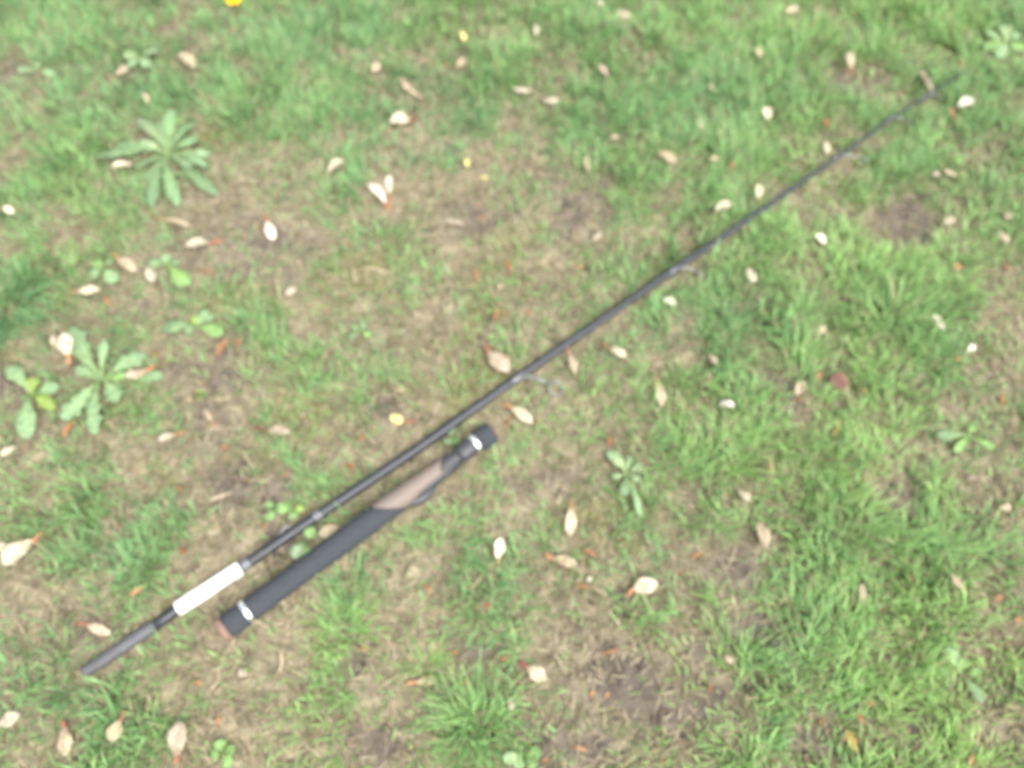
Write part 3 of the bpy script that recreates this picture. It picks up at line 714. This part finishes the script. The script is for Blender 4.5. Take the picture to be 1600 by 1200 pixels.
# thin dry stems lying about: from, to, label
STEMS = [((428,430),(440,468),'thin straw stem left of the small cream leaf on straw'), ((550,415),(556,440),'short pale upright straw stem in upper middle straw'), ((350,580),(382,590),'short pale straw stem across the top of the dark soil'),
 ((437,1050),(443,1012),'pale straw stem upright below the black foam grip'), ((560,418),(612,428),'thin straw stem lying level left of the mossy straw, upper centre'),
 ((1262,1054),(1312,1072),'pale straw stem lying in grass at lower right'), ((770,494),(755,530),'thin dark grey twig just above the rod by the first guide'), ((700,225),(722,262),'pale straw stem below dark green tuft, upper centre')]
for (p0, p1, label) in STEMS:
    b, t = at(*p0, .006), at(*p1, .008); m_p = (b + t) / 2; org = Vector((m_p.x, m_p.y, hz(m_p.x, m_p.y)))
    tv = tube([b, b.lerp(t, .35) + Vector((.001, .001, .002)), b.lerp(t, .7) + Vector((-.001, .001, .002)), t], [.0012, .0013, .0011, .0008], 7)
    c = (.10, .09, .08) if 'dark' in label else (.33, .275, .185)
    tag(mesh_obj('dry_stem', *tv, M['stalk'], org, None, [(*c, 1)] * len(tv[0])), label, 'stem', 'dry stems on the ground')
    press(m_p, .008, .003)

# ------------------------------------------------------------------ grass
KEEP = np.array(KEEP)
def pressed(x, y, L, strict=True):
    """length that each blade may keep beside the things lying on the turf (0 = none grows there)"""
    L = L.copy()
    lo = (x > -1.1) & (x < 1.1) & (y > -.2) & (y < 1.6)
    idx = np.nonzero(lo)[0]
    for s in range(0, len(idx), 20000):
        k = idx[s:s + 20000]
        best = L[k]
        for (kx, ky, r, cap) in KEEP:
            inn = (x[k] - kx) ** 2 + (y[k] - ky) ** 2 < r * r
            best = np.where(inn, np.minimum(best, cap), best)
        L[k] = best
    return L
def blades(x, y, z, L, az, lean, curl, w, C0, C1, segs=3):
    N = len(x); lv = np.array([0, .38, .72, 1.0]) if segs == 3 else np.array([0, .55, 1.0])
    wd = np.array([.7, 1, .72, .0]) if segs == 3 else np.array([.8, 1, 0])
    dx, dy = np.cos(az), np.sin(az); tw = rng.normal(0, .5, N)
    sx, sy = -np.sin(az + tw), np.cos(az + tw)
    P = [np.stack([x, y, z - .002], 1)]; th = lean.copy()
    for i in range(1, len(lv)):
        ds = (lv[i] - lv[i - 1]) * L; a = np.clip(lean + curl * (lv[i] + lv[i - 1]) / 2, 0, 1.75)
        P.append(P[-1] + np.stack([dx * np.sin(a) * ds, dy * np.sin(a) * ds, np.cos(a) * ds], 1))
    S = np.stack([sx, sy, np.zeros(N)], 1); V = []; C = []
    for i in range(len(lv) - 1):
        h_ = (w * wd[i] / 2)[:, None]; V += [P[i] - S * h_, P[i] + S * h_]
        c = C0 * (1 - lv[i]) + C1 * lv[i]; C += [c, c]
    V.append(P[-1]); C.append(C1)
    nv = len(V); V = np.stack(V, 1).reshape(-1, 3); C = np.stack(C, 1).reshape(-1, 3)
    t = []
    for i in range(len(lv) - 2): k = 2 * i; t += [(k, k + 1, k + 3), (k, k + 3, k + 2)]
    k = 2 * (len(lv) - 2); t.append((k, k + 1, k + 2))
    T = (np.arange(N)[:, None, None] * nv + np.array(t)[None]).reshape(-1, 3)
    # keep blades from diving under the ground
    V[:, 2] = np.maximum(V[:, 2], hgt(V[:, 0], V[:, 1]) - .001)
    return V, T, np.concatenate([C, np.ones((len(C), 1))], 1)
def grass_colour(x, y, N):
    h = np.clip(vnoise(x, y, 7, 41) * .6 + vnoise(x, y, 30, 42) * .4 + rng.normal(0, .16, N), 0, 1)[:, None]
    px, py = to_px(x, y); warm = np.clip((px - 500) / 1100 * .5 + (py - 200) / 1000 * .5, 0, 1)[:, None]
    blue, yel = np.array([.175, .33, .15]), np.array([.295, .44, .145])
    k = np.clip(.75 * h + .45 * warm - .12, 0, 1); c = blue * (1 - k) + yel * k
    c = c * rng.uniform(.75, 1.25, (N, 1))
    dry = (rng.random(N) < .15)[:, None]; c = np.where(dry, np.array([.30, .27, .16]) * rng.uniform(.7, 1.2, (N, 1)), c)
    return c
NEAR = (-1.0, 1.0, -.10, 1.42)
def sample(n, box, weight):
    x = rng.uniform(box[0], box[1], n); y = rng.uniform(box[2], box[3], n); p = weight(x, y); k = rng.random(n) < p; return x[k], y[k]
# lawn in and just around the view
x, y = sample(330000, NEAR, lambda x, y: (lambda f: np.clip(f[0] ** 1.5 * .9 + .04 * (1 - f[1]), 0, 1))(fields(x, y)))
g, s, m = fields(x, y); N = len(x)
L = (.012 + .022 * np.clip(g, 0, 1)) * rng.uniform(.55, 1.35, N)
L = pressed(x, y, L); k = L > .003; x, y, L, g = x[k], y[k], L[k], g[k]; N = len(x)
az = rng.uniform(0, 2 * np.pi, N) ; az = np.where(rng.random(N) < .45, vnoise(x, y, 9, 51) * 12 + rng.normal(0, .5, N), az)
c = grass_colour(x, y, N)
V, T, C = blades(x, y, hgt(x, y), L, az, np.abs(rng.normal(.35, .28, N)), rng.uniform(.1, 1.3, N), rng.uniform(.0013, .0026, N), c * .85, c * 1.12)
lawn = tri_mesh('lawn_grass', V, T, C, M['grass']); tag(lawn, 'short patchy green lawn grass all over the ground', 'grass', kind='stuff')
print('lawn blades', N)
# the lawn going on beyond the view
box = (-3.2, 3.2, -2.2, 4.0)
x, y = sample(330000, box, lambda x, y: np.where((x > NEAR[0]) & (x < NEAR[1]) & (y > NEAR[2]) & (y < NEAR[3]), 0, .9) * np.clip(fields(x, y)[0], 0, 1))
N = len(x); c = grass_colour(x, y, N)
V, T, C = blades(x, y, hgt(x, y), rng.uniform(.02, .05, N), rng.uniform(0, 6.28, N), np.abs(rng.normal(.4, .28, N)), rng.uniform(.1, 1.3, N), rng.uniform(.002, .004, N), c * .85, c * 1.12, 2)
o = tri_mesh('outer_lawn_grass', V, T, C, M['grass']); tag(o, 'lawn grass carrying on past the edges of the view', 'grass', kind='stuff')
# dry thatch lying flat where the grass is thin
x, y = sample(200000, NEAR, lambda x, y: (lambda f: np.clip(1 - f[0] * .8, .2, 1) * (1 - .9 * f[1]) * (1 - .4 * f[2]))(fields(x, y)))
N = len(x); L = rng.uniform(.006, .03, N) * rng.uniform(.5, 1.2, N); L = np.minimum(L, pressed(x, y, L) + .010)
c = np.array([.235, .205, .135]) * rng.uniform(.35, 1.45, (N, 1)); pk = (rng.random(N) < .3)[:, None]; c = np.where(pk, c * np.array([.80, .72, .70]), c)
V, T, C = blades(x, y, hgt(x, y) + .0015 + rng.uniform(0, .003, N), L, rng.uniform(0, 6.28, N), rng.uniform(1.15, 1.57, N), rng.uniform(-.1, .25, N), rng.uniform(.0008, .0018, N), c, c * 1.1, 2)
o = tri_mesh('dry_thatch', V, T, C, M['straw']); tag(o, 'flattened dry straw coloured thatch between the grass patches', 'dry grass', kind='stuff')
# moss and short sprouts
x, y = sample(190000, NEAR, lambda x, y: (lambda f: np.clip(.34 + .66 * f[2] , 0, 1) * (1 - .92 * f[1]))(fields(x, y)))
N = len(x); L = rng.uniform(.003, .010, N); c = (np.array([.125, .14, .04]) + rng.random((N, 1)) * np.array([.06, .10, .025])) * rng.uniform(.7, 1.2, (N, 1))
V, T, C = blades(x, y, hgt(x, y) + .001, L, rng.uniform(0, 6.28, N), rng.uniform(.1, 1.2, N), rng.uniform(0, .6, N), rng.uniform(.0008, .0016, N), c * .8, c * 1.15, 2)
o = tri_mesh('moss_carpet', V, T, C, M['moss']); tag(o, 'low olive green moss and tiny sprouts on the soil', 'moss', kind='stuff')
# crumbs of soil and bark
x, y = sample(45000, NEAR, lambda x, y: (lambda f: np.clip(.14 + f[1], 0, 1))(fields(x, y)))
N = len(x); r = .0006 + .0030 * rng.random(N) ** 2.5; z = hgt(x, y) + r * .4
base = np.array([(1, 0, 0), (-1, 0, 0), (0, 1, 0), (0, -1, 0), (0, 0, 1), (0, 0, -1)], float); tri = np.array([(0, 2, 4), (2, 1, 4), (1, 3, 4), (3, 0, 4), (2, 0, 5), (1, 2, 5), (3, 1, 5), (0, 3, 5)])
V = (np.stack([x, y, z], 1)[:, None, :] + base[None] * r[:, None, None] * rng.uniform(.6, 1.5, (N, 6, 1))).reshape(-1, 3)
T = (np.arange(N)[:, None, None] * 6 + tri[None]).reshape(-1, 3)
c = np.array([.095, .078, .063]) * rng.uniform(.4, 1.7, (N, 1)); rd = (rng.random(N) < .06)[:, None]; c = np.where(rd, np.array([.26, .11, .05]), c)
C = np.concatenate([np.repeat(c, 6, 0), np.ones((N * 6, 1))], 1)
o = tri_mesh('soil_crumbs', V, T, C, M['stalk']); tag(o, 'crumbs of brown soil and bark on bare patches', 'soil', kind='stuff')

# distinct tufts that stand out of the lawn: x, y, radius px, blades, length m, darkness, label
TUFTS = [(8,480,58,420,.065,.12,'dark blue-green grass tuft at the left edge, middle height'), (738,188,44,230,.038,.15,'small dark green grass tuft on straw, upper centre'),
 (1392,500,80,420,.07,.45,'tall bright grass tuft with long arching blades, right side'), (535,985,52,90,.05,.6,'yellow-green star-shaped grass tuft right of the grip butt'),
 (745,1130,95,460,.05,.45,'thick green grass tuft at bottom centre'), (668,1045,38,90,.035,.65,'small yellow-green grass tuft above the olive-tan leaf, bottom centre'),
 (395,505,48,120,.04,.2,'soft bluish grass tuft on straw left of centre'), (285,455,48,130,.042,.2,'soft bluish grass tuft above the weed with four rounded leaves'),
 (215,620,55,110,.055,.45,'long green grass blades growing through the pale lobed rosette'), (110,245,85,380,.05,.25,'dark green grass clump around the left side of the large rosette')]
for (px_, py_, rp, nb, Lm, hue, label) in TUFTS:
    p = at(px_, py_); rad = rp * mpp(p); r_ = rad * np.sqrt(rng.random(nb)) * rng.uniform(.3, .85, nb); a_ = rng.uniform(0, 6.28, nb)
    x = p.x + r_ * np.cos(a_); y = p.y + r_ * np.sin(a_)
    L = Lm * rng.uniform(.4, 1.1, nb); L = pressed(x, y, L); k = L > .006; x, y, L, a_, r_ = x[k], y[k], L[k], a_[k], r_[k]; nb = len(x)
    c = (np.array([.125, .265, .125]) * (1 - hue) + np.array([.28, .40, .11]) * hue) * rng.uniform(.6, 1.3, (nb, 1))
    c = np.where((rng.random(nb) < .15)[:, None], np.array([.29, .26, .15]), c)
    az = a_ + rng.normal(0, 1.0, nb)
    V, T, C = blades(x, y, hgt(x, y), L, az, .25 + .5 * r_ / (rad * .5) + np.abs(rng.normal(0, .3, nb)), rng.uniform(.2, 1.5, nb), rng.uniform(.0014, .0027, nb), c * .85, c * 1.15)
    org = np.array([p.x, p.y, hz(p.x, p.y)]); o = tri_mesh('grass_tuft', V - org, T, C, M['grass']); o.location = org
    tag(o, label, 'grass tuft', 'grass tufts standing out of the lawn')
